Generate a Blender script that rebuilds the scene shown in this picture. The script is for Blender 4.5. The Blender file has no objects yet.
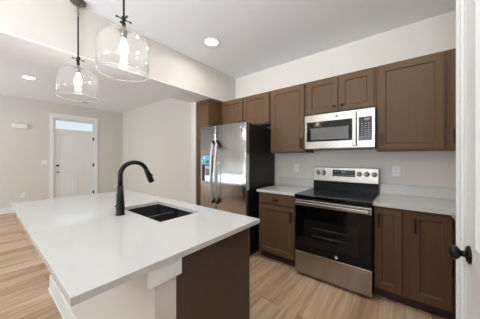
import bpy, bmesh, math, random
from mathutils import Vector, Matrix

random.seed(4)
S = bpy.context.scene
COL = S.collection
PI = math.pi

# ------------------------------------------------------------------ camera, sky, added window fill, exposure
TH = 0.6738
cd = bpy.data.cameras.new('camera')
cam = bpy.data.objects.new('camera', cd)
COL.objects.link(cam)
cam.location = (0, 0, 1.33)
cam.rotation_euler = (PI / 2, 0, TH)
cd.sensor_fit = 'HORIZONTAL'
cd.sensor_width = 36.0
cd.lens = 206.34 / 480 * 36
cd.shift_y = -1.56 / 480
cd.clip_start = 0.02
S.camera = cam

w = bpy.data.worlds.new('sky')
S.world = w
w.use_nodes = True
bg = w.node_tree.nodes['Background']
bg.inputs[0].default_value = (0.83, 0.91, 1.0, 1)
bg.inputs[1].default_value = 0.52


def added_fill_light(loc, rot, sx, sy, power, col=(0.87, 0.935, 1.0), spread=2.5):  # area lamp added as fill at a made-up window
    l = bpy.data.lights.new('window_daylight', 'AREA')
    l.shape = 'RECTANGLE'
    l.size, l.size_y = sx, sy
    l.energy = power
    l.spread = spread
    l.color = col
    o = bpy.data.objects.new('window_daylight', l)
    COL.objects.link(o)
    o.location, o.rotation_euler = loc, rot


# added fill lamps at the made-up windows behind the camera (front and right walls)
added_fill_light((-5.6, -3.17, 1.55), (PI / 2 + 0.2, 0, 0), 2.3, 1.8, 38)
added_fill_light((-1.25, -3.17, 1.80), (PI / 2 + 1.25, 0, 0), 2.6, 1.4, 38)
added_fill_light((-1.25, -3.16, 1.80), (PI / 2 + 0.25, 0, 0), 2.6, 1.4, 11, spread=0.8)  # narrow beam added to brighten the kitchen ceiling
added_fill_light((0.17, -1.5, 1.7), (PI / 2 + 0.6, 0, PI / 2), 1.6, 1.2, 30)
DOWNLIGHT = 74.0
BULB = 14.0

vs = S.view_settings
S.display_settings.display_device = 'sRGB'
vs.view_transform = 'Standard'
vs.look = 'None'
vs.gamma = 1
vs.use_curve_mapping = False
vs.exposure = 0.92


# ------------------------------------------------------------------ materials
def lin(c):
    return tuple(((v / 255) / 12.92 if v / 255 <= .04045 else ((v / 255 + .055) / 1.055) ** 2.4) for v in c)


def mat(name, rgb, rough=0.5, metal=0.0, noise=0.0, scale=(8, 8, 8), bump=0.0, spec=None, coat=0.0, detail=3):
    m = bpy.data.materials.new(name)
    m.use_nodes = True
    nt = m.node_tree
    b = nt.nodes['Principled BSDF']
    c = lin(rgb)
    b.inputs['Base Color'].default_value = (*c, 1)
    b.inputs['Roughness'].default_value = rough
    b.inputs['Metallic'].default_value = metal
    if spec is not None:
        b.inputs['Specular IOR Level'].default_value = spec
    if coat:
        b.inputs['Coat Weight'].default_value = coat
    if noise or bump:
        g = nt.nodes.new('ShaderNodeNewGeometry')
        mp = nt.nodes.new('ShaderNodeMapping')
        mp.inputs['Scale'].default_value = scale
        nt.links.new(g.outputs['Position'], mp.inputs['Vector'])
        n = nt.nodes.new('ShaderNodeTexNoise')
        n.inputs['Scale'].default_value = 1.0
        n.inputs['Detail'].default_value = detail
        nt.links.new(mp.outputs[0], n.inputs['Vector'])
        if noise:
            r = nt.nodes.new('ShaderNodeMapRange')
            r.inputs[3].default_value = 1 - noise
            r.inputs[4].default_value = 1 + noise
            nt.links.new(n.outputs[0], r.inputs[0])
            mx = nt.nodes.new('ShaderNodeMix')
            mx.data_type = 'RGBA'
            mx.blend_type = 'MULTIPLY'
            mx.inputs[0].default_value = 1
            mx.inputs[6].default_value = (*c, 1)
            nt.links.new(r.outputs[0], mx.inputs[7])
            nt.links.new(mx.outputs[2], b.inputs['Base Color'])
        if bump:
            bp = nt.nodes.new('ShaderNodeBump')
            bp.inputs['Strength'].default_value = bump
            bp.inputs['Distance'].default_value = 0.002
            nt.links.new(n.outputs[0], bp.inputs['Height'])
            nt.links.new(bp.outputs[0], b.inputs['Normal'])
    return m


def brushed(name, rgb, rough, jitter):
    """stainless steel whose grain spreads reflections along one direction"""
    m = mat(name, rgb, rough, metal=1.0)
    nt = m.node_tree
    b = nt.nodes['Principled BSDF']
    g = nt.nodes.new('ShaderNodeNewGeometry')
    sc = nt.nodes.new('ShaderNodeVectorMath')
    sc.operation = 'SCALE'
    sc.inputs['Scale'].default_value = 9137.0
    nt.links.new(g.outputs['Position'], sc.inputs[0])
    wn = nt.nodes.new('ShaderNodeTexWhiteNoise')
    wn.noise_dimensions = '3D'
    nt.links.new(sc.outputs[0], wn.inputs['Vector'])
    mr = nt.nodes.new('ShaderNodeVectorMath')
    mr.operation = 'MULTIPLY_ADD'
    mr.inputs[1].default_value = [2 * j for j in jitter]
    mr.inputs[2].default_value = [-j for j in jitter]
    nt.links.new(wn.outputs['Color'], mr.inputs[0])
    ad = nt.nodes.new('ShaderNodeVectorMath')
    ad.operation = 'ADD'
    nt.links.new(g.outputs['Normal'], ad.inputs[0])
    nt.links.new(mr.outputs[0], ad.inputs[1])
    nm = nt.nodes.new('ShaderNodeVectorMath')
    nm.operation = 'NORMALIZE'
    nt.links.new(ad.outputs[0], nm.inputs[0])
    nt.links.new(nm.outputs[0], b.inputs['Normal'])
    return m


def emit(name, rgb, strength):
    m = bpy.data.materials.new(name)
    m.use_nodes = True
    nt = m.node_tree
    nt.nodes.remove(nt.nodes['Principled BSDF'])
    e = nt.nodes.new('ShaderNodeEmission')
    e.inputs[0].default_value = (*lin(rgb), 1)
    e.inputs[1].default_value = strength
    nt.links.new(e.outputs[0], nt.nodes['Material Output'].inputs[0])
    return m


def thin_glass(name, tint, fres=0.12, base=0.03, haze=0.0):
    m = bpy.data.materials.new(name)
    m.use_nodes = True
    nt = m.node_tree
    nt.nodes.remove(nt.nodes['Principled BSDF'])
    out = nt.nodes['Material Output']
    t = nt.nodes.new('ShaderNodeBsdfTransparent')
    t.inputs[0].default_value = (*tint, 1)
    g = nt.nodes.new('ShaderNodeBsdfGlossy')
    g.inputs['Roughness'].default_value = 0.03
    lw = nt.nodes.new('ShaderNodeLayerWeight')
    lw.inputs[0].default_value = 0.5
    pw = nt.nodes.new('ShaderNodeMath')
    pw.operation = 'POWER'
    pw.inputs[1].default_value = 4.0
    nt.links.new(lw.outputs['Facing'], pw.inputs[0])
    a = nt.nodes.new('ShaderNodeMath')
    a.operation = 'MULTIPLY_ADD'
    a.use_clamp = True
    a.inputs[1].default_value = fres
    a.inputs[2].default_value = base
    nt.links.new(pw.outputs[0], a.inputs[0])
    mx = nt.nodes.new('ShaderNodeMixShader')
    nt.links.new(a.outputs[0], mx.inputs[0])
    nt.links.new(t.outputs[0], mx.inputs[1])
    nt.links.new(g.outputs[0], mx.inputs[2])
    last = mx
    if haze:
        d = nt.nodes.new('ShaderNodeBsdfTranslucent')
        d.inputs[0].default_value = (0.95, 0.95, 0.95, 1)
        m2 = nt.nodes.new('ShaderNodeMixShader')
        m2.inputs[0].default_value = haze
        nt.links.new(last.outputs[0], m2.inputs[1])
        nt.links.new(d.outputs[0], m2.inputs[2])
        last = m2
    nt.links.new(last.outputs[0], out.inputs[0])
    return m


def floor_material():
    m = bpy.data.materials.new('oak_plank_floor')
    m.use_nodes = True
    nt = m.node_tree
    N = nt.nodes.new
    L = nt.links.new
    b = nt.nodes['Principled BSDF']
    g = N('ShaderNodeNewGeometry')
    mp = N('ShaderNodeMapping')
    mp.inputs['Rotation'].default_value = (0, 0, PI / 2)
    L(g.outputs['Position'], mp.inputs[0])
    br = N('ShaderNodeTexBrick')
    br.offset = 0.37
    br.inputs['Scale'].default_value = 1.0
    br.inputs['Brick Width'].default_value = 1.22
    br.inputs['Row Height'].default_value = 0.178
    br.inputs['Mortar Size'].default_value = 0.0016
    br.inputs['Mortar Smooth'].default_value = 0.2
    br.inputs['Bias'].default_value = 0.0
    br.inputs['Color1'].default_value = (*lin((216, 186, 156)), 1)
    br.inputs['Color2'].default_value = (*lin((182, 148, 117)), 1)
    br.inputs['Mortar'].default_value = (*lin((120, 94, 72)), 1)
    L(mp.outputs[0], br.inputs[0])
    m2 = N('ShaderNodeMapping')
    m2.inputs['Scale'].default_value = (26, 1.6, 1)
    L(g.outputs['Position'], m2.inputs[0])
    # shift the grain from plank to plank
    n = N('ShaderNodeTexNoise')
    n.inputs['Scale'].default_value = 1.0
    n.inputs['Detail'].default_value = 6
    n.inputs['Distortion'].default_value = 0.6
    va = N('ShaderNodeVectorMath')
    va.operation = 'ADD'
    L(m2.outputs[0], va.inputs[0])
    L(br.outputs['Color'], va.inputs[1])
    L(va.outputs[0], n.inputs['Vector'])
    r = N('ShaderNodeMapRange')
    r.inputs[1].default_value = 0.3
    r.inputs[2].default_value = 0.7
    r.inputs[3].default_value = 0.68
    r.inputs[4].default_value = 1.16
    L(n.outputs[0], r.inputs[0])
    mx = N('ShaderNodeMix')
    mx.data_type = 'RGBA'
    mx.blend_type = 'MULTIPLY'
    mx.inputs[0].default_value = 1
    L(br.outputs['Color'], mx.inputs[6])
    L(r.outputs[0], mx.inputs[7])
    L(mx.outputs[2], b.inputs['Base Color'])
    b.inputs['Roughness'].default_value = 0.52
    return m


WALL = mat('beige_wall_paint', (219, 213, 204), 0.85, bump=0.03, scale=(60, 60, 60))
CEIL = mat('white_ceiling_paint', (243, 244, 247), 0.9)
TRIM = mat('white_trim_paint', (238, 238, 236), 0.4)
DOORW = mat('white_door_paint', (236, 236, 234), 0.35)
FLOOR = floor_material()
WOOD = mat('brown_stained_maple', (97, 72, 48), 0.45, spec=0.25, noise=0.16, scale=(28, 28, 3), detail=5)
WOODE = mat('espresso_stained_panel', (78, 58, 48), 0.42, noise=0.16, scale=(22, 22, 1.6), detail=5)
TOE = mat('dark_toe_kick', (58, 43, 34), 0.6)
QUARTZ = mat('white_quartz', (206, 205, 202), 0.08, noise=0.02, scale=(300, 300, 300))
BLACKM = mat('matte_black_metal', (22, 21, 21), 0.38, metal=0.4)
BLACKP = mat('black_enamel', (11, 11, 12), 0.25, spec=0.3)
FRSIDE = mat('black_textured_case', (22, 22, 23), 0.45)
GLASSB = mat('black_oven_glass', (8, 8, 9), 0.06, spec=0.3)
GLASSW = mat('oven_window_glass', (22, 22, 23), 0.08, spec=0.3)
COOK = mat('black_ceramic_glass', (10, 10, 11), 0.1, spec=0.3)
RING = mat('burner_print', (52, 52, 54), 0.25)
STEEL = brushed('brushed_stainless_upright_grain', (206, 208, 210), 0.16, (0.20, 0, 0.015))
STEELR = brushed('brushed_stainless_level_grain', (172, 167, 159), 0.22, (0.02, 0, 0.17))
STEELD = mat('brushed_dark_stainless', (150, 148, 146), 0.32, metal=1.0)
SATIN = mat('satin_steel_handle', (214, 214, 214), 0.38, metal=0.75)
CHROME = mat('chrome', (220, 220, 220), 0.1, metal=1.0)
SINK = mat('black_granite_composite', (44, 44, 46), 0.5, noise=0.25, scale=(400, 400, 400))
PLASTIC = mat('white_plastic', (236, 236, 234), 0.4)
GREYP = mat('grey_plastic', (120, 120, 122), 0.4)
DARKP = mat('dark_plastic', (36, 36, 38), 0.4)
BLUEF = mat('blue_protective_film', (120, 178, 214), 0.25)
BLACKBRONZE = mat('dark_bronze', (38, 34, 32), 0.35, metal=0.7)
NICKEL = mat('brushed_nickel', (120, 114, 108), 0.32, metal=1.0)
DISPLAY = mat('dark_display', (10, 11, 13), 0.12)
PRINT = mat('grey_print', (150, 150, 150), 0.5)
RACK = mat('oven_rack_wire', (120, 120, 122), 0.3, metal=0.8)
LEDM = emit('downlight_diffuser', (255, 250, 244), DOWNLIGHT)
BULBM = emit('lit_bulb', (255, 240, 218), BULB)
PANE = thin_glass('window_glass', (0.97, 0.99, 0.99), fres=0.3, base=0.03)
RIMG = thin_glass('glass_rim', (0.95, 0.95, 0.95), fres=0.7, base=0.25, haze=0.35)
SHADE = thin_glass('clear_seeded_glass', (0.985, 0.985, 0.985), fres=0.75, base=0.03, haze=0.045)


# ------------------------------------------------------------------ mesh helpers (world coordinates)
def box(bm, x0, x1, y0, y1, z0, z1, bev=0.0, M=None):
    vs_ = []
    t = bmesh.ops.create_cube(bm, size=1)['verts']
    for v in t:
        v.co = Vector(((x0 + x1) / 2 + v.co.x * (x1 - x0), (y0 + y1) / 2 + v.co.y * (y1 - y0), (z0 + z1) / 2 + v.co.z * (z1 - z0)))
    if M is not None:
        bmesh.ops.transform(bm, matrix=M, verts=t)
    if bev:
        es = list({e for v in t for e in v.link_edges})
        bmesh.ops.bevel(bm, geom=es, offset=bev, segments=2, profile=0.5, affect='EDGES')


def frame_of(d):
    d = d.normalized()
    a = Vector((0, 0, 1)) if abs(d.z) < 0.9 else Vector((1, 0, 0))
    u = d.cross(a).normalized()
    return u, d.cross(u).normalized()


def tube(bm, pts, rad, seg=16, caps=True):
    pts = [Vector(p) for p in pts]
    if not isinstance(rad, (list, tuple)):
        rad = [rad] * len(pts)
    rings = []
    u = None
    for i, p in enumerate(pts):
        d = (pts[min(i + 1, len(pts) - 1)] - pts[max(i - 1, 0)]).normalized()
        if u is None:
            u, _ = frame_of(d)
        u = (u - d * u.dot(d)).normalized()
        v = d.cross(u)
        rings.append([bm.verts.new(p + (u * math.cos(a) + v * math.sin(a)) * rad[i]) for a in [2 * PI * k / seg for k in range(seg)]])
    for a, b in zip(rings, rings[1:]):
        for k in range(seg):
            f = bm.faces.new((a[k], a[(k + 1) % seg], b[(k + 1) % seg], b[k]))
            f.smooth = True
    if caps:
        bm.faces.new(list(reversed(rings[0])))
        bm.faces.new(rings[-1])


def lathe(bm, c, prof, seg=40, axis=(0, 0, 1), smooth=True, close=False):
    c = Vector(c)
    ax = Vector(axis).normalized()
    u, v = frame_of(ax)
    rings = []
    for r, h in prof:
        if r < 1e-6:
            rings.append([bm.verts.new(c + ax * h)])
        else:
            rings.append([bm.verts.new(c + ax * h + (u * math.cos(2 * PI * k / seg) + v * math.sin(2 * PI * k / seg)) * r) for k in range(seg)])
    prs = list(zip(rings, rings[1:]))
    if close:
        prs.append((rings[-1], rings[0]))
    for a, b in prs:
        for k in range(seg):
            k2 = (k + 1) % seg
            if len(a) == 1 and len(b) == 1:
                continue
            if len(a) == 1:
                f = bm.faces.new((a[0], b[k2], b[k]))
            elif len(b) == 1:
                f = bm.faces.new((a[k], a[k2], b[0]))
            else:
                f = bm.faces.new((a[k], a[k2], b[k2], b[k]))
            f.smooth = smooth


def prism(bm, pts, z0, z1, bev=0.0):
    lo = [bm.verts.new((x, y, z0)) for x, y in pts]
    hi = [bm.verts.new((x, y, z1)) for x, y in pts]
    n = len(pts)
    fs = [bm.faces.new(list(reversed(lo))), bm.faces.new(hi)]
    for i in range(n):
        fs.append(bm.faces.new((lo[i], lo[(i + 1) % n], hi[(i + 1) % n], hi[i])))
    if bev:
        es = [e for e in fs[1].edges] + [e for e in fs[0].edges]
        bmesh.ops.bevel(bm, geom=es, offset=bev, segments=2, profile=0.5, affect='EDGES')


def wpos(o):
    p = Vector((0, 0, 0))
    while o is not None:
        p += o.location
        o = o.parent
    return p


def obj(name, bm, m, parent=None, loc=None):
    bmesh.ops.recalc_face_normals(bm, faces=bm.faces)
    me = bpy.data.meshes.new(name)
    o = bpy.data.objects.new(name, me)
    COL.objects.link(o)
    if parent is not None:
        o.parent = parent
        bm.transform(Matrix.Translation(-wpos(parent)))
    elif loc is not None:
        o.location = loc
        bm.transform(Matrix.Translation(-Vector(loc)))
    bm.to_mesh(me)
    bm.free()
    for mm in (m if isinstance(m, (list, tuple)) else [m]):
        me.materials.append(mm)
    return o


def bx(name, m, parent, *a, bev=0.0, label=None):
    bm = bmesh.new()
    box(bm, *a, bev=bev)
    o = obj(name, bm, m, parent)
    if label:
        o['label'] = label
    return o


def tag(o, label, cat, group=None, kind=None):
    o['label'] = label
    o['category'] = cat
    if group:
        o['group'] = group
    if kind:
        o['kind'] = kind
    return o


def thing(name, loc, label, cat, group=None, kind=None):
    o = bpy.data.objects.new(name, None)
    COL.objects.link(o)
    o.location = loc
    return tag(o, label, cat, group, kind)


def copy_tree(o, parent=None):
    c = o.copy()
    COL.objects.link(c)
    c.parent = parent
    for ch in list(o.children):
        copy_tree(ch, c)
    return c


def struct(name, m, *a, bev=0.0):
    o = bx(name, m, None, *a, bev=bev)
    o['kind'] = 'structure'
    return o


def struct_bm(name, bm, m):
    o = obj(name, bm, m)
    o['kind'] = 'structure'
    return o


def shaker(bm, W, H, T, stile=0.058, rec=0.010, ch=0.010, M=None):
    """recessed-panel door slab: x 0..W, z 0..H, front at y=0, back at y=T"""
    def ring(ix, y):
        return [bm.verts.new((x, y, z)) for x, z in ((ix, ix), (W - ix, ix), (W - ix, H - ix), (ix, H - ix))]
    b = ring(0, T)
    e = ring(0, 0.002)
    r0 = ring(0.002, 0)
    r1 = ring(stile, 0)
    r2 = ring(stile + ch, rec)
    allv = b + e + r0 + r1 + r2
    for p, q in ((b, e), (e, r0), (r0, r1), (r1, r2)):
        for k in range(4):
            bm.faces.new((p[k], p[(k + 1) % 4], q[(k + 1) % 4], q[k]))
    bm.faces.new(b)
    bm.faces.new(r2)
    if M is not None:
        bmesh.ops.transform(bm, matrix=M, verts=allv)


def shaker_door(parent, x0, x1, z0, z1, yf, m=None, name='door', stile=0.058, T=0.02):
    bm = bmesh.new()
    shaker(bm, x1 - x0, z1 - z0, T, stile=stile, M=Matrix.Translation((x0, yf, z0)))
    return obj(name, bm, m or WOOD, parent)


def bar_handle(door, x, yf, z0, z1, name='handle', axis=(0, -1)):
    """flat vertical bar pull standing off a front whose outward normal is axis"""
    bm = bmesh.new()
    ax, ay = axis
    if ay:
        s = yf + ay * 0.028
        box(bm, x - 0.009, x + 0.009, s - 0.004, s + 0.004, z0, z1, 0.002)
        for z in (z0 + 0.015, z1 - 0.015):
            box(bm, x - 0.005, x + 0.005, min(yf, s), max(yf, s), z - 0.005, z + 0.005)
    else:
        s = x + ax * 0.028
        box(bm, s - 0.004, s + 0.004, yf - 0.009, yf + 0.009, z0, z1, 0.002)
        for z in (z0 + 0.015, z1 - 0.015):
            box(bm, min(x, s), max(x, s), yf - 0.005, yf + 0.005, z - 0.005, z + 0.005)
    o = obj(name, bm, BLACKM, door)
    o['label'] = 'matte black bar pull'
    return o


def round_knob(door, x, yf, z):
    bm = bmesh.new()
    lathe(bm, (x, yf, z), [(0, 0), (0.008, 0), (0.006, 0.010), (0.013, 0.016), (0.016, 0.022), (0.013, 0.028), (0, 0.030)], 20, (0, -1, 0))
    o = obj('knob', bm, BLACKM, door)
    o['label'] = 'round matte black knob'
    return o


# ------------------------------------------------------------------ room
XD, YW, XP, XR, YF = -7.40, 2.94, 0.18, 0.93, -3.20
ZK, ZL = 2.80, 2.83
struct('floor', FLOOR, XD - 0.15, XR + 0.15, YF - 0.15, YW + 0.15, -0.1, 0)
struct('ceiling', CEIL, -2.70, XR + 0.15, YF - 0.15, YW + 0.15, ZK, ZK + 0.15)
struct('ceiling_living', CEIL, XD - 0.15, -2.70, YF - 0.15, YW + 0.15, ZL, ZL + 0.15)
struct('wall_back', WALL, XD - 0.12, XR + 0.12, YW, YW + 0.12, 0, 2.85)
struct('wall_right', WALL, XR, XR + 0.12, 1.25, YW, 0, 2.85)
struct('wall_stub', WALL, -2.985, -2.845, 2.33, YW, 0, 2.31)
struct('beam', WALL, -2.985, -2.455, YF, YW, 2.3205, ZL)
struct('ceiling_beam', CEIL, -2.985, -2.455, YF, YW, 2.31, 2.3205)

# left wall with the entry door opening
D0, D1, DT = 1.205, 2.165, 2.43
bm = bmesh.new()
box(bm, XD - 0.12, XD, YF, D0, 0, 2.85)
box(bm, XD - 0.12, XD, D1, YW, 0, 2.85)
box(bm, XD - 0.12, XD, D0, D1, DT, 2.85)
struct_bm('wall_left', bm, WALL)

# front wall (behind the camera) with openings for two added windows
bm = bmesh.new()
WIN = [(-6.75, -4.45), (-2.55, 0.05)]
WZ = [(0.65, 2.45), (1.10, 2.50)]
xs = [XD - 0.12, WIN[0][0], WIN[0][1], WIN[1][0], WIN[1][1], XP + 0.12]
for i in (0, 2, 4):
    box(bm, xs[i], xs[i + 1], YF - 0.12, YF, 0, 2.85)
for (a, b), (Z0, Z1) in zip(WIN, WZ):
    box(bm, a, b, YF - 0.12, YF, 0, Z0)
    box(bm, a, b, YF - 0.12, YF, Z1, 2.85)
struct_bm('wall_front', bm, WALL)
for i, (a, b) in enumerate(WIN):
    Z0, Z1 = WZ[i]
    bm = bmesh.new()
    t = 0.05
    box(bm, a, a + t, YF - 0.1, YF - 0.03, Z0, Z1)
    box(bm, b - t, b, YF - 0.1, YF - 0.03, Z0, Z1)
    box(bm, a + t, b - t, YF - 0.1, YF - 0.03, Z0, Z0 + t)
    box(bm, a + t, b - t, YF - 0.1, YF - 0.03, Z1 - t, Z1)
    box(bm, (a + b) / 2 - 0.03, (a + b) / 2 + 0.03, YF - 0.1, YF - 0.03, Z0 + t, Z1 - t)
    o = struct_bm('window_%d' % (i + 1), bm, TRIM)  # unseen window, added as a source for the fill lamps
    bm = bmesh.new()
    box(bm, a + t, (a + b) / 2 - 0.03, YF - 0.07, YF - 0.064, Z0 + t, Z1 - t)
    box(bm, (a + b) / 2 + 0.03, b - t, YF - 0.07, YF - 0.064, Z0 + t, Z1 - t)
    obj('pane', bm, PANE, o)

# closet wall right beside the camera, with its door opening and one for an added window
K0, K1, KT = 0.39, 1.150, 2.045
bm = bmesh.new()
for q in ((YF, -2.3, 0, 2.85), (-0.7, K0 - 0.02, 0, 2.85), (-2.3, -0.7, 0, 1.1), (-2.3, -0.7, 2.3, 2.85)):
    box(bm, XP, XP + 0.12, *q)
box(bm, XP, XP + 0.12, K1 + 0.02, 1.25, 0, 2.85)
box(bm, XP, XP + 0.12, K0 - 0.02, K1 + 0.02, KT + 0.02, 2.85)
box(bm, XP + 0.12, XR, 1.13, 1.25, 0, 2.85)
struct_bm('wall_closet', bm, WALL)
bm = bmesh.new()
for q in ((-2.3, -2.25, 1.1, 2.3), (-0.75, -0.7, 1.1, 2.3), (-2.25, -0.75, 1.1, 1.15), (-2.25, -0.75, 2.25, 2.3), (-1.53, -1.47, 1.15, 2.25)):
    box(bm, XP + 0.03, XP + 0.1, *q)
o = struct_bm('window_3', bm, TRIM)  # unseen window, added to go with the fill lamp on this wall
bm = bmesh.new()
box(bm, XP + 0.064, XP + 0.07, -2.25, -1.53, 1.15, 2.25)
box(bm, XP + 0.064, XP + 0.07, -1.47, -0.75, 1.15, 2.25)
obj('pane', bm, PANE, o)


def skirting(name, *a):
    return struct(name, TRIM, *a, bev=0.004)


skirting('baseboard_left', XD, XD + 0.015, YF, D0 - 0.07, 0, 0.14)
skirting('baseboard_left_far', XD, XD + 0.015, D1 + 0.07, YW, 0, 0.14)
skirting('baseboard_back', XD + 0.016, -2.986, YW - 0.015, YW, 0, 0.14)
skirting('baseboard_stub', -2.985, -2.845, 2.315, 2.33, 0, 0.14)
skirting('baseboard_front', XD + 0.016, XP, YF, YF + 0.015, 0, 0.14)

# ---- entry door (door_1) with glass light across its top
d1 = bpy.data.objects.new('door_1', None)
COL.objects.link(d1)
d1.location = (XD, (D0 + D1) / 2, 0)
d1['kind'] = 'structure'
d1['label'] = 'white entry door with a glass light along its top in the beige wall'
bm = bmesh.new()
box(bm, XD - 0.12, XD, D0, D0 + 0.02, 0, DT)
box(bm, XD - 0.12, XD, D1 - 0.02, D1, 0, DT)
box(bm, XD - 0.12, XD, D0 + 0.02, D1 - 0.02, DT - 0.02, DT)
obj('jamb', bm, TRIM, d1)
bm = bmesh.new()
c = 0.07
box(bm, XD, XD + 0.018, D0 - c, D0 + 0.008, 0, DT - 0.008, 0.004)
box(bm, XD, XD + 0.018, D1 - 0.008, D1 + c, 0, DT - 0.008, 0.004)
box(bm, XD, XD + 0.02, D0 - c - 0.01, D1 + c + 0.01, DT - 0.008, DT + 0.11, 0.004)
obj('casing', bm, TRIM, d1)
a, b = D0 + 0.023, D1 - 0.023
xf, xb = XD - 0.035, XD - 0.08
bm = bmesh.new()
GZ0, GZ1 = 2.13, 2.36
box(bm, xb, xf, a, b, 0.012, GZ0)                       # slab body
box(bm, xb, xf, a, a + 0.03, GZ0, GZ1)
box(bm, xb, xf, b - 0.03, b, GZ0, GZ1)
box(bm, xb, xf, a, b, GZ1, DT - 0.024)
box(bm, xf, xf + 0.012, a, b, GZ0 - 0.035, GZ0, 0.003)  # ledge below the glass
# raised stiles and rails round two tall sunken panels and one wide one above
box(bm, xf, xf + 0.009, a, a + 0.12, 0.012, GZ0 - 0.035, 0.003)
box(bm, xf, xf + 0.009, b - 0.12, b, 0.012, GZ0 - 0.035, 0.003)
for z0, z1 in ((0.012, 0.24), (0.80, 0.95), (1.96, GZ0 - 0.035)):
    box(bm, xf, xf + 0.009, a + 0.12, b - 0.12, z0, z1, 0.003)
mid = (a + b) / 2
box(bm, xf, xf + 0.009, mid - 0.06, mid + 0.06, 0.24, 0.80, 0.003)
obj('slab', bm, DOORW, d1)
bx('glass_light', PANE, d1, xb + 0.02, xb + 0.026, a + 0.03, b - 0.03, GZ0, GZ1)
bm = bmesh.new()
lathe(bm, (xf + 0.009, 1.30, 1.12), [(0, 0), (0.030, 0), (0.030, 0.012), (0.024, 0.018), (0, 0.018)], 24, (1, 0, 0))
box(bm, xf + 0.026, xf + 0.036, 1.285, 1.315, 1.115, 1.125)
o = obj('deadbolt', bm, BLACKM, d1)
o['label'] = 'round black deadbolt'
bm = bmesh.new()
lathe(bm, (xf + 0.009, 1.30, 0.95), [(0, 0), (0.030, 0), (0.030, 0.008), (0.012, 0.012), (0.012, 0.035), (0.028, 0.045), (0.030, 0.062), (0.018, 0.072), (0, 0.073)], 24, (1, 0, 0))
obj('door_knob', bm, CHROME, d1)['label'] = 'chrome door knob'
for z in (0.3, 1.12, 1.9):
    bm = bmesh.new()
    tube(bm, [(xf + 0.012, b + 0.004, z - 0.05), (xf + 0.012, b + 0.004, z + 0.05)], 0.008, 10)
    box(bm, xf + 0.009, xf + 0.012, b - 0.03, b + 0.002, z - 0.05, z + 0.05)
    obj('hinge', bm, BLACKM, d1)['label'] = 'black hinge'

# ---- white closet door at the camera's right (door_2)
d2 = bpy.data.objects.new('door_2', None)
COL.objects.link(d2)
d2.location = (XP, (K0 + K1) / 2, 0)
d2['kind'] = 'structure'
d2['label'] = 'white panelled closet door with dark round knob, cut by the frame edge'
bm = bmesh.new()
for y0, y1 in ((K0 - 0.02, K0 - 0.001), (K1 + 0.001, K1 + 0.02)):
    box(bm, XP, XP + 0.12, y0, y1, 0, KT + 0.02)
box(bm, XP, XP + 0.12, K0 - 0.001, K1 + 0.001, KT + 0.001, KT + 0.02)
obj('jamb', bm, TRIM, d2)
bm = bmesh.new()
for y0, y1, s in ((K1 + 0.008, K1 + 0.078, 1), (K0 - 0.078, K0 - 0.008, -1)):
    box(bm, XP - 0.009, XP, y0, y1, 0, KT + 0.008, 0.003)
    yo = y1 if s > 0 else y0
    box(bm, XP - 0.015, XP - 0.009, min(yo, yo - s * 0.022), max(yo, yo - s * 0.022), 0, KT + 0.008, 0.003)
    yi = (y0 + y1) / 2
    box(bm, XP - 0.012, XP - 0.009, yi - 0.008, yi + 0.004, 0, KT + 0.008, 0.0015)
box(bm, XP - 0.012, XP, K0 - 0.078, K1 + 0.078, KT + 0.008, KT + 0.078, 0.003)
obj('casing', bm, TRIM, d2)
# slab with two moulded sunken panels facing -x
bm = bmesh.new()
xs0, xs1 = XP + 0.003, XP + 0.038
panels = [(0.24, 0.815), (1.03, 1.93)]
ya, yb = K0 + 0.003, K1 - 0.003
st = 0.125
box(bm, xs0 + 0.012, xs1, ya, yb, 0.012, KT - 0.003)
box(bm, xs0, xs0 + 0.012, ya, ya + st, 0.012, KT - 0.003)
box(bm, xs0, xs0 + 0.012, yb - st, yb, 0.012, KT - 0.003)
zz = [0.012, panels[0][0], panels[0][1], panels[1][0], panels[1][1], KT - 0.003]
for k in (0, 2, 4):
    box(bm, xs0, xs0 + 0.012, ya + st, yb - st, zz[k], zz[k + 1])
for z0, z1 in panels:
    y0, y1 = ya + st, yb - st
    rr = []
    for ins, x in ((0, xs0), (0.014, xs0 + 0.011), (0.03, xs0 + 0.011), (0.05, xs0 + 0.004)):
        rr.append([bm.verts.new((x, y, z)) for y, z in ((y0 + ins, z0 + ins), (y1 - ins, z0 + ins), (y1 - ins, z1 - ins), (y0 + ins, z1 - ins))])
    for p, q in zip(rr, rr[1:]):
        for k in range(4):
            bm.faces.new((p[k], p[(k + 1) % 4], q[(k + 1) % 4], q[k]))
    bm.faces.new(rr[-1])
obj('slab', bm, DOORW, d2)
bm = bmesh.new()
kc = (xs0, K1 - 0.055, 0.981)
lathe(bm, kc, [(0, 0), (0.032, 0), (0.032, 0.004), (0.026, 0.009), (0.012, 0.012), (0.010, 0.022), (0.016, 0.026), (0.0235, 0.032), (0.025, 0.040), (0.0215, 0.048), (0.012, 0.053), (0, 0.054)], 32, (-1, 0, 0))
kn = obj('door_knob', bm, BLACKBRONZE, d2)
kn['label'] = 'dark bronze round door knob'

# ------------------------------------------------------------------ tall pantry cabinet
t = thing('pantry_cabinet', (-2.68, 2.635, 0), 'narrow tall brown cabinet against the wall, left of the steel refrigerator', 'cabinet')
bx('body', WOOD, t, -2.843, -2.522, 2.352, 2.936, 0.10, 2.307)
bx('toe_kick', TOE, t, -2.843, -2.522, 2.42, 2.936, 0.0, 0.10)
d = shaker_door(t, -2.836, -2.53, 1.745, 2.295, 2.331)
round_knob(d, -2.60, 2.331, 1.80)
d = shaker_door(t, -2.836, -2.53, 0.115, 1.725, 2.331)
bar_handle(d, -2.56, 2.331, 1.2, 1.33)


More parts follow.
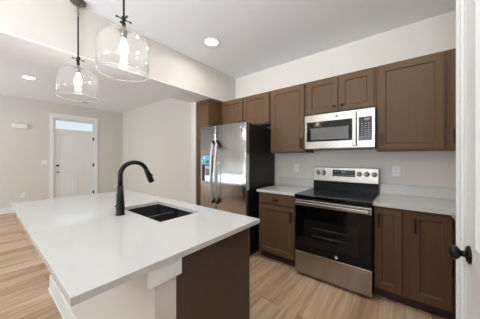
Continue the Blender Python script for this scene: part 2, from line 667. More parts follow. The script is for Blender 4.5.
# ------------------------------------------------------------------ upper cabinets
YU = 2.609
def upper(name, x0, x1, z0, label, doors, z1=2.306, group=None):
    t = thing(name, ((x0 + x1) / 2, YW, z0), label, 'cabinet', group)
    bx('body', WOOD, t, x0, x1, YU + 0.021, YW - 0.002, z0, z1)
    for (a, b, hs) in doors:
        d = shaker_door(t, a, b, z0 + 0.014, z1 - 0.02, YU)
        kind, hx = hs
        if kind == 'knob':
            round_knob(d, hx, YU, z0 + 0.075)
        else:
            bar_handle(d, hx, YU, z0 + 0.055, z0 + 0.185)
    return t


upper('wall_cabinet', -2.516, -1.528, 1.835, 'short two-door brown wall cabinet above the steel refrigerator', [(-2.484, -2.035, ('knob', -2.08)), (-2.012, -1.545, ('knob', -1.972))])
upper('wall_cabinet', -1.524, -1.004, 1.403, 'tall single-door brown wall cabinet between refrigerator and microwave', [(-1.508, -1.022, ('bar', -1.058))])
upper('wall_cabinet', -1.000, -0.240, 1.868, 'short two-door brown wall cabinet directly above the microwave', [(-0.983, -0.618, ('knob', -0.650)), (-0.598, -0.258, ('knob', -0.566))])
upper('wall_cabinet', -0.236, 0.296, 1.403, 'wide single-door brown wall cabinet right of the microwave', [(-0.216, 0.279, ('bar', -0.184))])
upper('wall_cabinet', 0.299, 0.926, 1.403, 'brown corner wall cabinet cut off by the white door frame', [(0.312, 0.62, ('bar', 0.342))])

# ------------------------------------------------------------------ base cabinets
YB = 2.31
t = thing('base_cabinet', (-1.27, 2.63, 0), 'brown base cabinet with one drawer, between refrigerator and range', 'cabinet')
bx('body', WOOD, t, -1.534, -1.004, YB + 0.021, YW - 0.002, 0.10, 0.882)
bx('toe_kick', TOE, t, -1.534, -1.004, YB + 0.085, YW - 0.002, 0, 0.10)
dr = bx('drawer', WOOD, t, -1.522, -1.018, YB, YB + 0.02, 0.745, 0.868, bev=0.003)
bm = bmesh.new()
# cup pull: half shell
cx, cz = -1.275, 0.802
n = 14
sec = [(0.0, 0.022), (0.012, 0.021), (0.021, 0.014), (0.025, 0.002), (0.025, -0.012)]
rows = []
for k in range(n + 1):
    u_ = -1 + 2 * k / n
    s = math.sqrt(max(0.0, 1 - abs(u_) ** 3.2)) * 0.92 + 0.08
    rows.append([bm.verts.new((cx + u_ * 0.045, YB - yy * s - 0.0005, cz + (zz_ * s if zz_ > 0 else zz_))) for yy, zz_ in sec])
for p, q in zip(rows, rows[1:]):
    for k in range(len(sec) - 1):
        bm.faces.new((p[k], p[k + 1], q[k + 1], q[k])).smooth = True
o = obj('cup_pull', bm, BLACKM, dr)
sm = o.modifiers.new('shell', 'SOLIDIFY')
sm.thickness = 0.003
o['label'] = 'black cup pull'
d = shaker_door(t, -1.522, -1.018, 0.112, 0.728, YB)
bar_handle(d, -1.060, YB, 0.55, 0.68)

t = thing('base_cabinet', (0.03, 2.63, 0), 'brown two-door base cabinet on the right of the range', 'cabinet')
bx('body', WOOD, t, -0.229, 0.296, YB + 0.021, YW - 0.002, 0.10, 0.882)
bx('filler', WOOD, t, 0.296, 0.336, YB + 0.021, YB + 0.04, 0.10, 0.882)
bx('toe_kick', TOE, t, -0.229, 0.338, YB + 0.085, YW - 0.002, 0, 0.10)
d = shaker_door(t, -0.219, -0.020, 0.125, 0.865, YB, stile=0.05)
bar_handle(d, -0.187, YB, 0.69, 0.82)
d = shaker_door(t, 0.042, 0.296, 0.125, 0.865, YB, stile=0.055)
bar_handle(d, 0.070, YB, 0.69, 0.82)

t = thing('base_cabinet', (0.63, 1.79, 0), 'brown base cabinet of the right-hand run, seen edge-on behind the white door frame', 'cabinet')
bx('body', WOOD, t, 0.338, 0.926, 1.256, YW - 0.002, 0.10, 0.882)
bm = bmesh.new()
prism(bm, [(0.41, 1.256), (0.926, 1.256), (0.926, YW - 0.002), (0.341, YW - 0.002), (0.341, YB + 0.085), (0.41, YB + 0.085)], 0, 0.10)
obj('toe_kick', bm, TOE, t)
bm = bmesh.new()
shaker(bm, 0.46, 0.74, 0.02, M=Matrix.Translation((0.315, 2.275, 0.125)) @ Matrix.Rotation(-PI / 2, 4, 'Z'))
d = obj('door', bm, WOOD, t)
bar_handle(d, 0.315, 2.235, 0.43, 0.56, axis=(-1, 0))
bm = bmesh.new()
shaker(bm, 0.46, 0.74, 0.02, M=Matrix.Translation((0.315, 1.80, 0.125)) @ Matrix.Rotation(-PI / 2, 4, 'Z'))
d = obj('door', bm, WOOD, t)
bar_handle(d, 0.315, 1.38, 0.69, 0.82, axis=(-1, 0))

# ------------------------------------------------------------------ wall-side countertops
CF = 2.291
bm = bmesh.new()
prism(bm, [(-1.548, CF), (-1.003, CF), (-1.003, YW - 0.002), (-1.548, YW - 0.002)], 0.8825, 0.914, 0.002)
t = tag(obj('countertop', bm, QUARTZ, loc=(-1.27, 2.62, 0.8825)), 'short white quartz countertop between the refrigerator and the range', 'countertop')
bx('backsplash', QUARTZ, t, -1.548, -1.003, YW - 0.022, YW - 0.002, 0.9142, 1.035, bev=0.002)
bm = bmesh.new()
prism(bm, [(-0.231, CF), (0.283, CF), (0.283, 1.254), (0.928, 1.254), (0.928, YW - 0.002), (-0.231, YW - 0.002)], 0.8825, 0.914, 0.002)
t = tag(obj('countertop', bm, QUARTZ, loc=(0.3, 2.62, 0.8825)), 'white quartz corner countertop on the right of the range', 'countertop')
bm = bmesh.new()
box(bm, -0.231, 0.928, YW - 0.022, YW - 0.002, 0.9142, 1.03, 0.002)
box(bm, 0.908, 0.928, 1.254, YW - 0.022, 0.9142, 1.03, 0.002)
obj('backsplash', bm, QUARTZ, t)

# ------------------------------------------------------------------ refrigerator
t = thing('refrigerator', (-2.07, 2.52, 0), 'side-by-side stainless steel refrigerator with black sides and water dispenser', 'refrigerator')
FX0, FX1, FS, FY = -2.517, -1.617, -2.180, 2.150
bx('case', FRSIDE, t, FX0 + 0.003, FX1 - 0.003, 2.225, 2.90, 0.03, 1.785, bev=0.004)
bx('kick_grille', DARKP, t, FX0 + 0.01, FX1 - 0.01, 2.20, 2.226, 0.012, 0.095)


def fridge_door(x0, x1, hole=None):
    bm = bmesh.new()
    n = 10
    bow = 0.012
    z0, z1 = 0.10, 1.802
    pts = []
    r = 0.012
    for k in range(n + 1):
        u_ = k / n
        pts.append((x0 + r + (x1 - x0 - 2 * r) * u_, FY - bow * (1 - (2 * u_ - 1) ** 2) * 0.8))
    outline = [(x0, 2.222), (x0, FY + r)] + [(x0 + 0.004, FY + 0.004)] + pts + [(x1 - 0.004, FY + 0.004), (x1, FY + r), (x1, 2.222)]
    lo = [bm.verts.new((x, y, z0)) for x, y in outline]
    hi = [bm.verts.new((x, y, z1)) for x, y in outline]
    m_ = len(outline)
    for i in range(m_):
        f = bm.faces.new((lo[i], lo[(i + 1) % m_], hi[(i + 1) % m_], hi[i]))
        f.smooth = 1 < i < m_ - 3
    bm.faces.new(lo)
    bm.faces.new(hi)
    return obj('door', bm, STEEL, t)


fz = fridge_door(FX0, FS - 0.002)
fr = fridge_door(FS + 0.002, FX1)


def fridge_handle(door, x):
    bm = bmesh.new()
    z0, z1 = 0.70, 1.555
    pts, rd = [], []
    for k in range(21):
        u_ = k / 20
        pts.append((x, FY - 0.03 - 0.045 * math.sin(PI * u_) ** 0.7, z0 + (z1 - z0) * u_))
        rd.append(0.014)
    tube(bm, pts, rd, 14)
    h = obj('handle', bm, SATIN, door)
    for z in (z0 - 0.005, z1 + 0.005):
        bm = bmesh.new()
        box(bm, x - 0.016, x + 0.016, FY - 0.045, FY - 0.003, z - 0.03, z + 0.03, 0.006)
        o = obj('handle_end', bm, DARKP, door)
        o['label'] = 'black handle end bracket'


fridge_handle(fz, FS - 0.024)
fridge_handle(fr, FS + 0.062)
# dispenser on the freezer door
yb_ = FY - 0.0125
bm = bmesh.new()
dx0, dx1 = -2.455, -2.240
box(bm, dx0, dx1, yb_ - 0.006, yb_ + 0.03, 1.215, 1.385, 0.004)
box(bm, dx0, dx0 + 0.016, yb_ - 0.006, yb_ + 0.03, 0.965, 1.215, 0.004)
box(bm, dx1 - 0.016, dx1, yb_ - 0.006, yb_ + 0.03, 0.965, 1.215, 0.004)
box(bm, dx0 + 0.016, dx1 - 0.016, yb_ + 0.004, yb_ + 0.03, 0.965, 1.215)
disp = obj('dispenser', bm, DARKP, fz)
disp['label'] = 'dark water and ice dispenser'
bm = bmesh.new()
box(bm, dx0 + 0.006, dx1 - 0.006, yb_ - 0.009, yb_ - 0.0062, 1.228, 1.375, 0.001)
o = obj('film_sheet', bm, BLUEF, fz)
o['label'] = 'blue protective film over the dispenser controls'
bm = bmesh.new()
box(bm, dx0 + 0.03, dx0 + 0.075, yb_ - 0.0098, yb_ - 0.0091, 1.315, 1.345)
obj('sticker', bm, PLASTIC, fz)
bm = bmesh.new()
box(bm, dx0 + 0.10, dx0 + 0.155, yb_ - 0.0098, yb_ - 0.0091, 1.255, 1.29)
obj('sticker', bm, DARKP, fz)
bm = bmesh.new()
box(bm, dx0 + 0.016, dx1 - 0.016, yb_ - 0.018, yb_ + 0.004, 0.955, 0.985, 0.004)
obj('drip_tray', bm, STEEL, fz)
bm = bmesh.new()
box(bm, dx0 + 0.075, dx1 - 0.075, yb_ - 0.006, yb_ + 0.006, 1.06, 1.17, 0.003)
obj('paddle', bm, GREYP, fz)
bm = bmesh.new()
lathe(bm, (-1.700, FY - 0.006, 1.742), [(0, 0), (0.016, 0), (0.016, 0.004), (0.013, 0.006), (0, 0.006)], 24, (0, -1, 0))
obj('badge', bm, CHROME, fr)['label'] = 'small round chrome badge'
for x in (FX0 + 0.05, FX1 - 0.05):
    bm = bmesh.new()
    box(bm, x - 0.035, x + 0.035, 2.16, 2.30, 1.7855, 1.803, 0.004)
    box(bm, x - 0.02, x + 0.02, 2.23, 2.30, 1.785, 1.812, 0.003)
    obj('hinge_cover', bm, DARKP, t)
for x in (FX0 + 0.06, FX1 - 0.06):
    for y in (2.28, 2.86):
        bm = bmesh.new()
        lathe(bm, (x, y, 0), [(0, 0), (0.02, 0), (0.02, 0.032), (0, 0.032)], 12)
        obj('foot', bm, DARKP, t)

# ------------------------------------------------------------------ range
RX0, RX1 = -0.987, -0.233
t = thing('kitchen_range', (-0.61, 2.58, 0), 'freestanding stainless and black glass electric range', 'stove')
bx('body', BLACKP, t, RX0 + 0.002, RX1 - 0.002, 2.285, 2.915, 0.03, 0.885)
for x in (RX0 + 0.06, RX1 - 0.06):
    for y in (2.34, 2.86):
        bm = bmesh.new()
        lathe(bm, (x, y, 0), [(0, 0), (0.018, 0), (0.018, 0.032), (0, 0.032)], 12)
        obj('foot', bm, DARKP, t)
bm = bmesh.new()
box(bm, RX0, RX1, 2.235, 2.86, 0.8855, 0.918, 0.005)
ct = obj('cooktop', bm, COOK, t)
for (x, y, r) in ((-0.79, 2.42, 0.115), (-0.43, 2.42, 0.09), (-0.79, 2.70, 0.08), (-0.43, 2.70, 0.105)):
    bm = bmesh.new()
    for q in (r, r * 0.62):
        lathe(bm, (x, y, 0.9181), [(q - 0.003, 0), (q, 0), (q, 0.0005), (q - 0.003, 0.0005)], 48, close=True)
    obj('burner_ring', bm, RING, ct)
# drawer
bm = bmesh.new()
box(bm, RX0 + 0.003, RX1 - 0.003, 2.25, 2.284, 0.035, 0.280, 0.004)
o = obj('drawer', bm, STEELR, t)
o['label'] = 'stainless storage drawer'
# oven door: black glass slab, window, steel top rail, handle
bm = bmesh.new()
box(bm, RX0 + 0.003, RX1 - 0.003, 2.25, 2.284, 0.286, 0.795, 0.004)
od = obj('oven_door', bm, GLASSB, t)
od['label'] = 'black glass oven door'
bm = bmesh.new()
box(bm, -0.885, -0.345, 2.2485, 2.2502, 0.375, 0.650)
ow = obj('window', bm, GLASSW, od)
for z in (0.56, 0.48):
    bm = bmesh.new()
    for k in range(2):
        tube(bm, [(-0.80, 2.2478, z + 0.012 * k), (-0.43, 2.2478, z + 0.012 * k)], 0.0011, 6)
    obj('rack_wire', bm, RACK, od)
bm = bmesh.new()
box(bm, RX0 + 0.003, RX1 - 0.003, 2.246, 2.284, 0.797, 0.862, 0.005)
o = obj('top_rail', bm, STEELR, od)
bm = bmesh.new()
xa, xb2 = RX0 + 0.02, RX1 - 0.02
box(bm, xa, xb2, 2.195, 2.213, 0.812, 0.846, 0.007)
for x in (xa + 0.03, xb2 - 0.03):
    box(bm, x - 0.012, x + 0.012, 2.205, 2.247, 0.818, 0.840, 0.003)
o = obj('handle', bm, STEELR, od)
o['label'] = 'wide stainless oven handle'
bm = bmesh.new()
lathe(bm, (-0.545, 2.2502, 0.318), [(0, 0), (0.017, 0), (0.017, 0.002), (0.0145, 0.003), (0.0145, 0.0022), (0, 0.0022)], 28, (0, -1, 0))
# two looped strokes inside the round badge
for s in (-1, 1):
    tube(bm, [(-0.545 + s * 0.006 + 0.005 * math.cos(a_), 2.2475, 0.318 + 0.007 * math.sin(a_)) for a_ in [2 * PI * k / 12 for k in range(12)]], 0.0011, 6)
obj('badge', bm, CHROME, od)['label'] = 'round silver maker badge'
# backguard: black riser + slanted steel control panel
bm = bmesh.new()
box(bm, RX0 + 0.004, RX1 - 0.004, 2.861, 2.92, 0.886, 1.03, 0.003)
obj('riser', bm, BLACKP, t)['label'] = 'black riser behind the cooktop'
bm = bmesh.new()
prof = [(2.846, 1.026), (2.862, 1.205), (2.92, 1.210), (2.92, 1.026)]
lo = [bm.verts.new((RX0 + 0.002, y, z)) for y, z in prof]
hi = [bm.verts.new((RX1 - 0.002, y, z)) for y, z in prof]
bm.faces.new(lo)
bm.faces.new(hi)
for i in range(4):
    bm.faces.new((lo[i], lo[(i + 1) % 4], hi[(i + 1) % 4], hi[i]))
bmesh.ops.bevel(bm, geom=bm.edges[:], offset=0.004, segments=2, profile=0.5, affect='EDGES')
cp = obj('control_panel', bm, STEELR, t)
slope = 0.016 / 0.179
def pany(z): return 2.846 + (z - 1.026) * slope
bm = bmesh.new()
box(bm, -0.735, -0.475, -0.004, 0.004, 1.095, 1.175, 0.001, M=Matrix.Translation((0, pany(1.135) - 0.001, 0)) @ Matrix.Translation((0, 0, 1.135)) @ Matrix.Rotation(-math.atan(slope), 4, 'X') @ Matrix.Translation((0, 0, -1.135)))
dp = obj('display', bm, DISPLAY, cp)
for k in range(7):
    for z in (1.112, 1.152):
        x = -0.715 + 0.033 * k
        if k in (3, 2) and z > 1.13:
            continue
        bm = bmesh.new()
        box(bm, x, x + 0.017, pany(z) - 0.0062, pany(z) - 0.0048, z - 0.003, z + 0.003)
        obj('key_mark', bm, PRINT, cp)
bm = bmesh.new()
box(bm, -0.628, -0.586, pany(1.152) - 0.0062, pany(1.152) - 0.0048, 1.141, 1.162)
obj('clock_window', bm, PRINT, cp)
for x in (-0.922, -0.848, -0.431, -0.352, -0.275):
    bm = bmesh.new()
    lathe(bm, (x, pany(1.133) + 0.002, 1.133), [(0, 0), (0.030, 0), (0.030, 0.004), (0.024, 0.006), (0.022, 0.026), (0.019, 0.029), (0, 0.029)], 28, (0, -1, 0.09))
    box(bm, x - 0.005, x + 0.005, pany(1.133) - 0.034, pany(1.133) - 0.02, 1.113, 1.153, 0.002)
    obj('knob', bm, STEELD, cp)
    
# ------------------------------------------------------------------ microwave
t = thing('microwave', (-0.605, 2.74, 1.445), 'over-the-range stainless microwave with black glass door', 'microwave')
MX0, MX1, MY, MZ0, MZ1 = -0.984, -0.242, 2.54, 1.445, 1.852
bx('case', BLACKP, t, MX0, MX1, MY + 0.03, YW - 0.003, MZ0, MZ1 + 0.013)
XS = -0.392
bm = bmesh.new()
def steel_frame(bm, x0, x1, z0, z1, hx0, hx1, hz0, hz1, y0, y1):
    box(bm, x0, x1, y0, y1, z0, hz0)
    box(bm, x0, x1, y0, y1, hz1, z1)
    box(bm, x0, hx0, y0, y1, hz0, hz1)
    box(bm, hx1, x1, y0, y1, hz0, hz1)
steel_frame(bm, MX0, XS - 0.001, MZ0, MZ1, -0.958, -0.452, 1.527, 1.768, MY, MY + 0.029)
md = obj('door', bm, STEELR, t)
bm = bmesh.new()
box(bm, -0.958, -0.452, MY + 0.002, MY + 0.02, 1.527, 1.768)
obj('glass', bm, GLASSB, md)
bm = bmesh.new()
box(bm, -0.908, -0.487, MY + 0.0005, MY + 0.0021, 1.548, 1.690)
obj('window', bm, mat('microwave_window_mesh', (92, 90, 88), 0.18), md)
bm = bmesh.new()
box(bm, -0.446, -0.408, MY - 0.034, MY - 0.018, 1.46, 1.838, 0.006)
for z in (1.485, 1.813):
    box(bm, -0.44, -0.414, MY - 0.02, MY + 0.001, z - 0.014, z + 0.014)
obj('handle', bm, STEELR, md)['label'] = 'vertical stainless handle'
bm = bmesh.new()
lathe(bm, (-0.611, MY + 0.0005, 1.812), [(0, 0), (0.014, 0), (0.014, 0.003), (0, 0.004)], 24, (0, -1, 0))
obj('badge', bm, STEELD, md)['label'] = 'small round badge on the top strip'
bm = bmesh.new()
steel_frame(bm, XS + 0.001, MX1, MZ0, MZ1, XS + 0.004, -0.266, 1.517, 1.770, MY, MY + 0.029)
mp_ = obj('control_frame', bm, STEELR, t)
bm = bmesh.new()
box(bm, XS + 0.004, -0.266, MY + 0.001, MY + 0.02, 1.517, 1.770)
kp = obj('keypad', bm, DISPLAY, mp_)
for r in range(7):
    for c_ in range(3):
        x, z = -0.366 + 0.031 * c_, 1.555 + 0.023 * r
        bm = bmesh.new()
        box(bm, x, x + 0.018, MY + 0.0002, MY + 0.0011, z, z + 0.008)
        obj('key', bm, PRINT, mp_)
bm = bmesh.new()
box(bm, -0.338, -0.288, MY + 0.0002, MY + 0.0011, 1.732, 1.752)
obj('display', bm, PRINT, mp_)
bx('vent_grille', DARKP, t, MX0 + 0.005, MX1 - 0.005, MY + 0.004, MY + 0.4, MZ0 - 0.012, MZ0 - 0.0005)

# ------------------------------------------------------------------ island
IX0, IX1, IY0, IY1, IZ = -2.811, -0.7745, 0.165, 1.188, 0.914
t = thing('knee_wall', (-1.79, 0.49, 0), 'beige knee wall with white baseboard carrying the island overhang', 'half wall')
bx('panel', WALL, t, -2.795, -0.802, 0.443, 0.545, 0, 0.887)
bm = bmesh.new()
box(bm, -2.81, -0.802, 0.428, 0.443, 0, 0.145, 0.004)
box(bm, -2.815, -0.802, 0.418, 0.428, 0, 0.02, 0.004)
obj('baseboard', bm, TRIM, t)
bx('end_cap', TRIM, t, -0.802, -0.782, 0.412, 0.562, 0.812, 0.887, bev=0.002, label='white trim block under the counter end')

t = thing('island_cabinet', (-1.79, 0.85, 0), 'dark brown island base with plain end panel under the white counter', 'cabinet')
bm = bmesh.new()
box(bm, -2.765, -2.745, 0.5465, 1.118, 0, 0.887)
box(bm, -2.745, -0.835, 0.5465, 0.565, 0.0, 0.887)
box(bm, -2.745, -0.835, 0.565, 1.10, 0.10, 0.118)
box(bm, -2.745, -0.835, 1.10, 1.118, 0.10, 0.66)
box(bm, -2.745, -1.95, 1.10, 1.118, 0.66, 0.887)
box(bm, -1.95, -0.835, 1.10, 1.118, 0.86, 0.887)
obj('body', bm, WOODE, t)
bx('end_panel', WOODE, t, -0.835, -0.812, 0.5465, 1.105, 0, 0.887)
bx('corner_stile', WOOD, t, -0.835, -0.811, 1.1055, 1.119, 0.0, 0.887)
bx('toe_kick', TOE, t, -2.745, -0.835, 1.04, 1.06, 0, 0.10)
for k in range(4):
    x0 = -2.74 + 0.478 * k
    shaker_y = bmesh.new()
    shaker(shaker_y, 0.46, 0.74, 0.02, M=Matrix.Translation((x0 + 0.46, 1.139, 0.13)) @ Matrix.Rotation(PI, 4, 'Z'))
    d = obj('door', shaker_y, WOODE, t)
    bar_handle(d, x0 + (0.42 if k % 2 == 0 else 0.04), 1.139, 0.70, 0.83, axis=(0, 1))

SX0, SX1, SY0, SY1 = -1.85, -1.24, 0.725, 1.06
bm = bmesh.new()
# slab with a rectangular hole
ot = [(IX0, IY0), (IX1, IY0), (IX1, IY1), (IX0, IY1)]
it = [(SX0, SY0), (SX1, SY0), (SX1, SY1), (SX0, SY1)]
ZB = 0.8875
V = {}
for nme, pp in (('o', ot), ('i', it)):
    for zn, z in (('t', IZ), ('b', ZB)):
        V[nme + zn] = [bm.verts.new((x, y, z)) for x, y in pp]
for k in range(4):
    k2 = (k + 1) % 4
    bm.faces.new((V['ot'][k], V['ot'][k2], V['it'][k2], V['it'][k]))
    bm.faces.new((V['ob'][k2], V['ob'][k], V['ib'][k], V['ib'][k2]))
    bm.faces.new((V['ob'][k], V['ob'][k2], V['ot'][k2], V['ot'][k]))
    bm.faces.new((V['it'][k], V['it'][k2], V['ib'][k2], V['ib'][k]))
es = [e for e in bm.edges if all(abs(v.co.z - IZ) < 1e-5 for v in e.verts) and (all(v in V['ot'] for v in e.verts) or all(v in V['it'] for v in e.verts))]
bmesh.ops.bevel(bm, geom=es, offset=0.002, segments=2, profile=0.5, affect='EDGES')
tag(obj('island_countertop', bm, QUARTZ, loc=(-1.79, 0.68, ZB)), 'large white quartz island countertop with black sink cut-out', 'countertop')

# sink: two bowls under the cut-out
bm = bmesh.new()
zt, zb_ = 0.8870, 0.665
xm = -1.575
def bowl(x0, x1, y0, y1, ztop):
    rr = []
    for ins, z in ((0, ztop), (0.006, zb_ + 0.03), (0.03, zb_), ):
        rr.append([bm.verts.new((x, y, z)) for x, y in ((x0 + ins, y0 + ins), (x1 - ins, y0 + ins), (x1 - ins, y1 - ins), (x0 + ins, y1 - ins))])
    for p, q in zip(rr, rr[1:]):
        for k in range(4):
            bm.faces.new((p[k], p[(k + 1) % 4], q[(k + 1) % 4], q[k]))
    bm.faces.new(rr[-1])
    return rr[0]
e_ = 0.004
bowl(SX0 - e_, xm - 0.012, SY0 - e_, SY1 + e_, zt - 0.0)
bowl(xm + 0.012, SX1 + e_, SY0 - e_, SY1 + e_, zt - 0.0)
# divider top, rim and outer skin
box(bm, xm - 0.012, xm + 0.012, SY0 - e_, SY1 + e_, zt - 0.030, zt - 0.022, 0.003)
fl = 0.02
for a_ in ((SX0 - e_ - fl, SX1 + e_ + fl, SY0 - e_ - fl, SY0 - e_), (SX0 - e_ - fl, SX1 + e_ + fl, SY1 + e_, SY1 + e_ + fl), (SX0 - e_ - fl, SX0 - e_, SY0 - e_, SY1 + e_), (SX1 + e_, SX1 + e_ + fl, SY0 - e_, SY1 + e_)):
    box(bm, *a_, zt - 0.006, zt)
# the divider stands lower than the rim: lower the inner edges
for v in bm.verts:
    if abs(abs(v.co.x - xm) - 0.012) < 1e-4 and abs(v.co.z - zt) < 1e-4:
        v.co.z = zt - 0.026
sk = tag(obj('kitchen_sink', bm, SINK, loc=(-1.545, 0.89, zb_)), 'black undermount double-bowl sink set into the island counter', 'sink')
for x in ((SX0 + xm) / 2, (SX1 + xm) / 2):
    bm = bmesh.new()
    lathe(bm, (x, 0.89, zb_ + 0.0005), [(0, 0.001), (0.03, 0.001), (0.036, 0.004), (0.042, 0.004), (0.044, 0)], 28)
    obj('drain', bm, CHROME, sk)['label'] = 'steel drain'

# faucet
FXc, FYc = -1.63, 0.635
t = thing('faucet', (FXc, FYc, IZ), 'black gooseneck pull-down faucet standing behind the island sink', 'faucet')
bm = bmesh.new()
lathe(bm, (FXc, FYc, IZ + 0.0005), [(0, 0), (0.033, 0), (0.033, 0.006), (0.029, 0.010), (0.029, 0.05), (0.024, 0.13), (0.0195, 0.21), (0, 0.21)], 28)
obj('column', bm, BLACKM, t)
bm = bmesh.new()
R = 0.100
zc_ = IZ + 0.29
pts = [(FXc, FYc, IZ + 0.20), (FXc, FYc, IZ + 0.25)]
for k in range(0, 19):
    a_ = PI - (PI * 0.90) * k / 18
    pts.append((FXc, FYc + R + R * math.cos(a_), zc_ + R * math.sin(a_) * 0.92))
tube(bm, pts, 0.0165, 18)
obj('gooseneck', bm, BLACKM, t)
bm = bmesh.new()
e0 = Vector(pts[-1])
dr_ = (Vector(pts[-1]) - Vector(pts[-2])).normalized()
hd = [e0 + dr_ * s for s in (-0.004, 0.02, 0.06, 0.102, 0.108)]
tube(bm, hd, [0.0175, 0.019, 0.0225, 0.0235, 0.020], 20)
hp = obj('spray_head', bm, BLACKM, t)
bm = bmesh.new()
m_ = e0 + dr_ * 0.05
box(bm, m_.x - 0.007, m_.x + 0.007, m_.y + 0.016, m_.y + 0.030, m_.z - 0.018, m_.z + 0.014, 0.004)
obj('spray_button', bm, BLACKM, hp)
bm = bmesh.new()
tube(bm, [(FXc - 0.02, FYc, IZ + 0.055), (FXc - 0.055, FYc, IZ + 0.055)], 0.017, 18)
tube(bm, [(FXc - 0.047, FYc, IZ + 0.055), (FXc - 0.056, FYc, IZ + 0.10), (FXc - 0.058, FYc, IZ + 0.15)], [0.009, 0.0075, 0.006], 12)
obj('lever', bm, BLACKM, t)
bm = bmesh.new()
tube(bm, [(FXc - 0.0555, FYc, IZ + 0.055), (FXc - 0.075, FYc - 0.004, IZ + 0.055)], [0.0185, 0.015], 18)
tube(bm, [(FXc - 0.06, FYc, IZ + 0.05), (FXc - 0.085, FYc - 0.02, IZ + 0.035)], 0.006, 10)
obj('lever_cap', bm, CHROME, t)['label'] = 'chrome cap on the lever'


# ------------------------------------------------------------------ pendants
def pendant(x, y, label):
    ZS = 1.897          # shade's open rim
    R, H = 0.155, 0.272
    t = thing('pendant_lamp', (x, y, ZK), label, 'pendant lamp', 'glass pendants over the island')
    bm = bmesh.new()
    lathe(bm, (x, y, ZK - 0.0005), [(0, 0), (0.062, 0), (0.062, -0.016), (0.054, -0.022), (0.012, -0.026), (0.012, -0.04), (0, -0.04)], 36)
    obj('canopy', bm, NICKEL, t)
    bm = bmesh.new()
    zc0 = ZK - 0.04
    for k in range(4):              # short links below the canopy
        zc1 = zc0 - 0.014 - 0.026 * k
        ring = []
        for q in range(17):
            a_ = 2 * PI * q / 16
            dx, dz = 0.009 * math.cos(a_), 0.018 * math.sin(a_)
            ring.append((x + (dx if k % 2 else 0), y + (0 if k % 2 else dx), zc1 + dz))
        tube(bm, ring, 0.0028, 8, caps=False)
    obj('chain', bm, NICKEL, t)
    bm = bmesh.new()
    tube(bm, [(x, y, zc0 - 0.105), (x, y, ZS + H + 0.03)], 0.0065, 12)
    obj('rod', bm, BLACKBRONZE, t)
    bm = bmesh.new()
    zb = ZS + H + 0.085
    lathe(bm, (x, y, zb - 0.055), [(0, 0), (0.012, 0), (0.012, 0.03), (0.009, 0.04), (0.014, 0.05), (0.014, 0.07), (0, 0.07)], 18)
    for ax, ay in ((1, 0), (0, 1)):
        tube(bm, [(x - 0.042 * ax, y - 0.042 * ay, zb), (x + 0.042 * ax, y + 0.042 * ay, zb)], 0.0035, 8)
        for s in (-1, 1):
            tube(bm, [(x + s * 0.040 * ax, y + s * 0.040 * ay, zb), (x + s * 0.048 * ax, y + s * 0.048 * ay, zb)], 0.007, 10)
    obj('thumbscrew_cross', bm, BLACKBRONZE, t)
    bm = bmesh.new()
    lathe(bm, (x, y, ZS + H - 0.045), [(0, 0), (0.017, 0), (0.019, 0.01), (0.019, 0.045), (0.030, 0.0475), (0.030, 0.055), (0.008, 0.062), (0, 0.062)], 24)
    so = obj('socket', bm, NICKEL, t)
    bm = bmesh.new()
    out = [(0.026, H), (0.07, H - 0.004), (0.108, H - 0.016), (0.136, H - 0.040), (0.151, H - 0.072), (R, H - 0.115), (R + 0.002, 0.10), (R, 0.0)]
    th = 0.0028
    inn = [(r - th, z - th * (0.9 if r < 0.13 else 0.25)) for r, z in out]
    inn[-1] = (R - th, 0.0)
    lathe(bm, (x, y, ZS), out + list(reversed(inn)), 64, close=True)
    sh = obj('shade', bm, SHADE, t)
    sh['label'] = 'clear glass bell shade'
    bm = bmesh.new()
    lathe(bm, (x, y, ZS), [(R - 0.0045, -0.001), (R - 0.0015, -0.0045), (R + 0.0015, -0.001), (R - 0.0015, 0.0025)], 64, close=True)
    obj('rim', bm, RIMG, sh)['label'] = 'bright rolled glass rim'
    bm = bmesh.new()
    zt_ = ZS + H - 0.045
    lathe(bm, (x, y, zt_), [(0, 0.0), (0.012, -0.001), (0.014, -0.02), (0.026, -0.052), (0.030, -0.075), (0.024, -0.098), (0.01, -0.108), (0, -0.109)], 24)
    obj('bulb', bm, BULBM, t)['label'] = 'lit bulb'
    return t


PX = [(-2.392, 0.565), (-1.465, 0.592)]
p0 = pendant(*PX[0], 'clear glass pendant over the far end of the island, its canopy in view')
p1 = copy_tree(p0)
p1.location = (PX[1][0], PX[1][1], ZK)
p1['label'] = 'clear glass pendant hanging nearest, above the island sink'


# ------------------------------------------------------------------ recessed lights
def downlight(x, y, z, label):
    t = thing('recessed_light', (x, y, z), label, 'ceiling light', 'recessed ceiling lights')
    bm = bmesh.new()
    lathe(bm, (x, y, z - 0.0005), [(0.072, 0), (0.092, 0), (0.090, -0.006), (0.076, -0.009), (0.072, -0.004)], 40, close=True)
    obj('trim_ring', bm, TRIM, t)
    bm = bmesh.new()
    lathe(bm, (x, y, z - 0.002), [(0, 0), (0.0715, 0), (0.0715, -0.003), (0, -0.003)], 40)
    obj('diffuser', bm, LEDM, t)
    return t


dl = downlight(-1.91, 1.82, ZK, 'round lit recessed light in the kitchen ceiling before the wall cabinets')
for (x, y, z, lb) in ((-5.47, 0.55, ZL, 'round lit recessed light in the far living-room ceiling'),
                      (-0.95, 1.15, ZK, 'recessed ceiling light above the aisle, out of frame'),  # unseen lamp, added to brighten the kitchen
                      (0.15, 1.62, ZK, 'recessed ceiling light above the corner counter, out of frame')):  # unseen lamp, added to lift the right-hand counter and floor
    c_ = copy_tree(dl)
    c_.location = (x, y, z)
    c_['label'] = lb

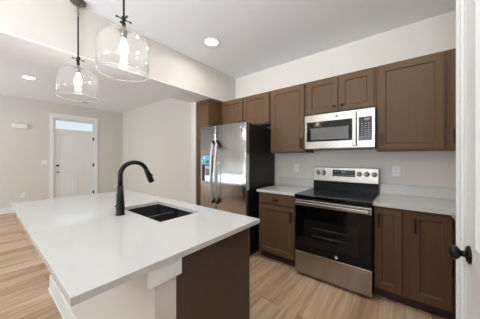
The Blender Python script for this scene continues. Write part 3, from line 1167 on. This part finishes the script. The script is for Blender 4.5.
# ------------------------------------------------------------------ small wall and ceiling fittings
bm = bmesh.new()
box(bm, XD + 0.001, XD + 0.05, 0.46, 0.72, 2.06, 2.17, 0.01)
tag(obj('door_chime', bm, PLASTIC, loc=(XD, 0.59, 2.06)), 'small white plastic chime box high on the beige wall left of the entry door', 'door chime')


def plate(x, y, z, face, wdt, kind, name, label, cat, group=None):
    t = thing(name, (x, y, z), label, cat, group)
    h = 0.118
    def pb(bm, u0, u1, z0, z1, d0, d1, bev=0.0):
        if face == 'x':
            box(bm, x + d0, x + d1, y + u0, y + u1, z + z0, z + z1, bev)
        else:
            box(bm, x + u0, x + u1, y - d1, y - d0, z + z0, z + z1, bev)
    bm = bmesh.new()
    pb(bm, -wdt / 2, wdt / 2, -h / 2, h / 2, 0.0005, 0.006, 0.002)
    obj('cover_plate', bm, PLASTIC, t)
    if kind == 'outlet':
        for s in (-1, 1):
            bm = bmesh.new()
            pb(bm, -0.017, 0.017, s * 0.02 - 0.014, s * 0.02 + 0.014, 0.006, 0.008, 0.0008)
            so = obj('socket', bm, PLASTIC, t)
            bm = bmesh.new()
            for q in (-0.006, 0.006):
                pb(bm, q - 0.001, q + 0.001, s * 0.02 - 0.004, s * 0.02 + 0.005, 0.008, 0.0083)
            obj('slots', bm, DARKP, so)
    else:
        n_ = max(1, round(wdt / 0.05) - 1) if wdt > 0.08 else 1
        for k in range(n_):
            u = (k - (n_ - 1) / 2) * 0.046
            bm = bmesh.new()
            pb(bm, u - 0.016, u + 0.016, -0.033, 0.033, 0.006, 0.009, 0.001)
            obj('rocker', bm, PLASTIC, t)
    return t


plate(XD, 1.03, 1.22, 'x', 0.115, 'switch', 'light_switch', 'white double switch plate left of the entry door', 'light switch')
plate(XD, 0.635, 0.405, 'x', 0.075, 'outlet', 'wall_outlet', 'white outlet low on the beige wall left of the entry door', 'outlet')
plate(XD, 2.72, 0.40, 'x', 0.075, 'outlet', 'wall_outlet', 'white outlet low on the wall right of the entry door', 'outlet')
plate(-0.074, YW, 1.18, 'y', 0.075, 'outlet', 'wall_outlet', 'white outlet above the counter right of the range', 'outlet')
plate(-1.262, YW, 1.18, 'y', 0.075, 'outlet', 'wall_outlet', 'white outlet above the short counter left of the range', 'outlet')

bm = bmesh.new()
x, y = -6.7, 1.66
box(bm, x - 0.09, x + 0.09, y - 0.17, y + 0.17, ZL - 0.010, ZL - 0.0005, 0.003)
t = tag(obj('ceiling_vent', bm, TRIM, loc=(x, y, ZL)), 'small ceiling air vent before the entry door', 'vent')
bm = bmesh.new()
for k in range(6):
    xx = x - 0.06 + 0.022 * k
    box(bm, xx, xx + 0.008, y - 0.14, y + 0.14, ZL - 0.0115, ZL - 0.0098)
obj('louvre', bm, DARKP, t)
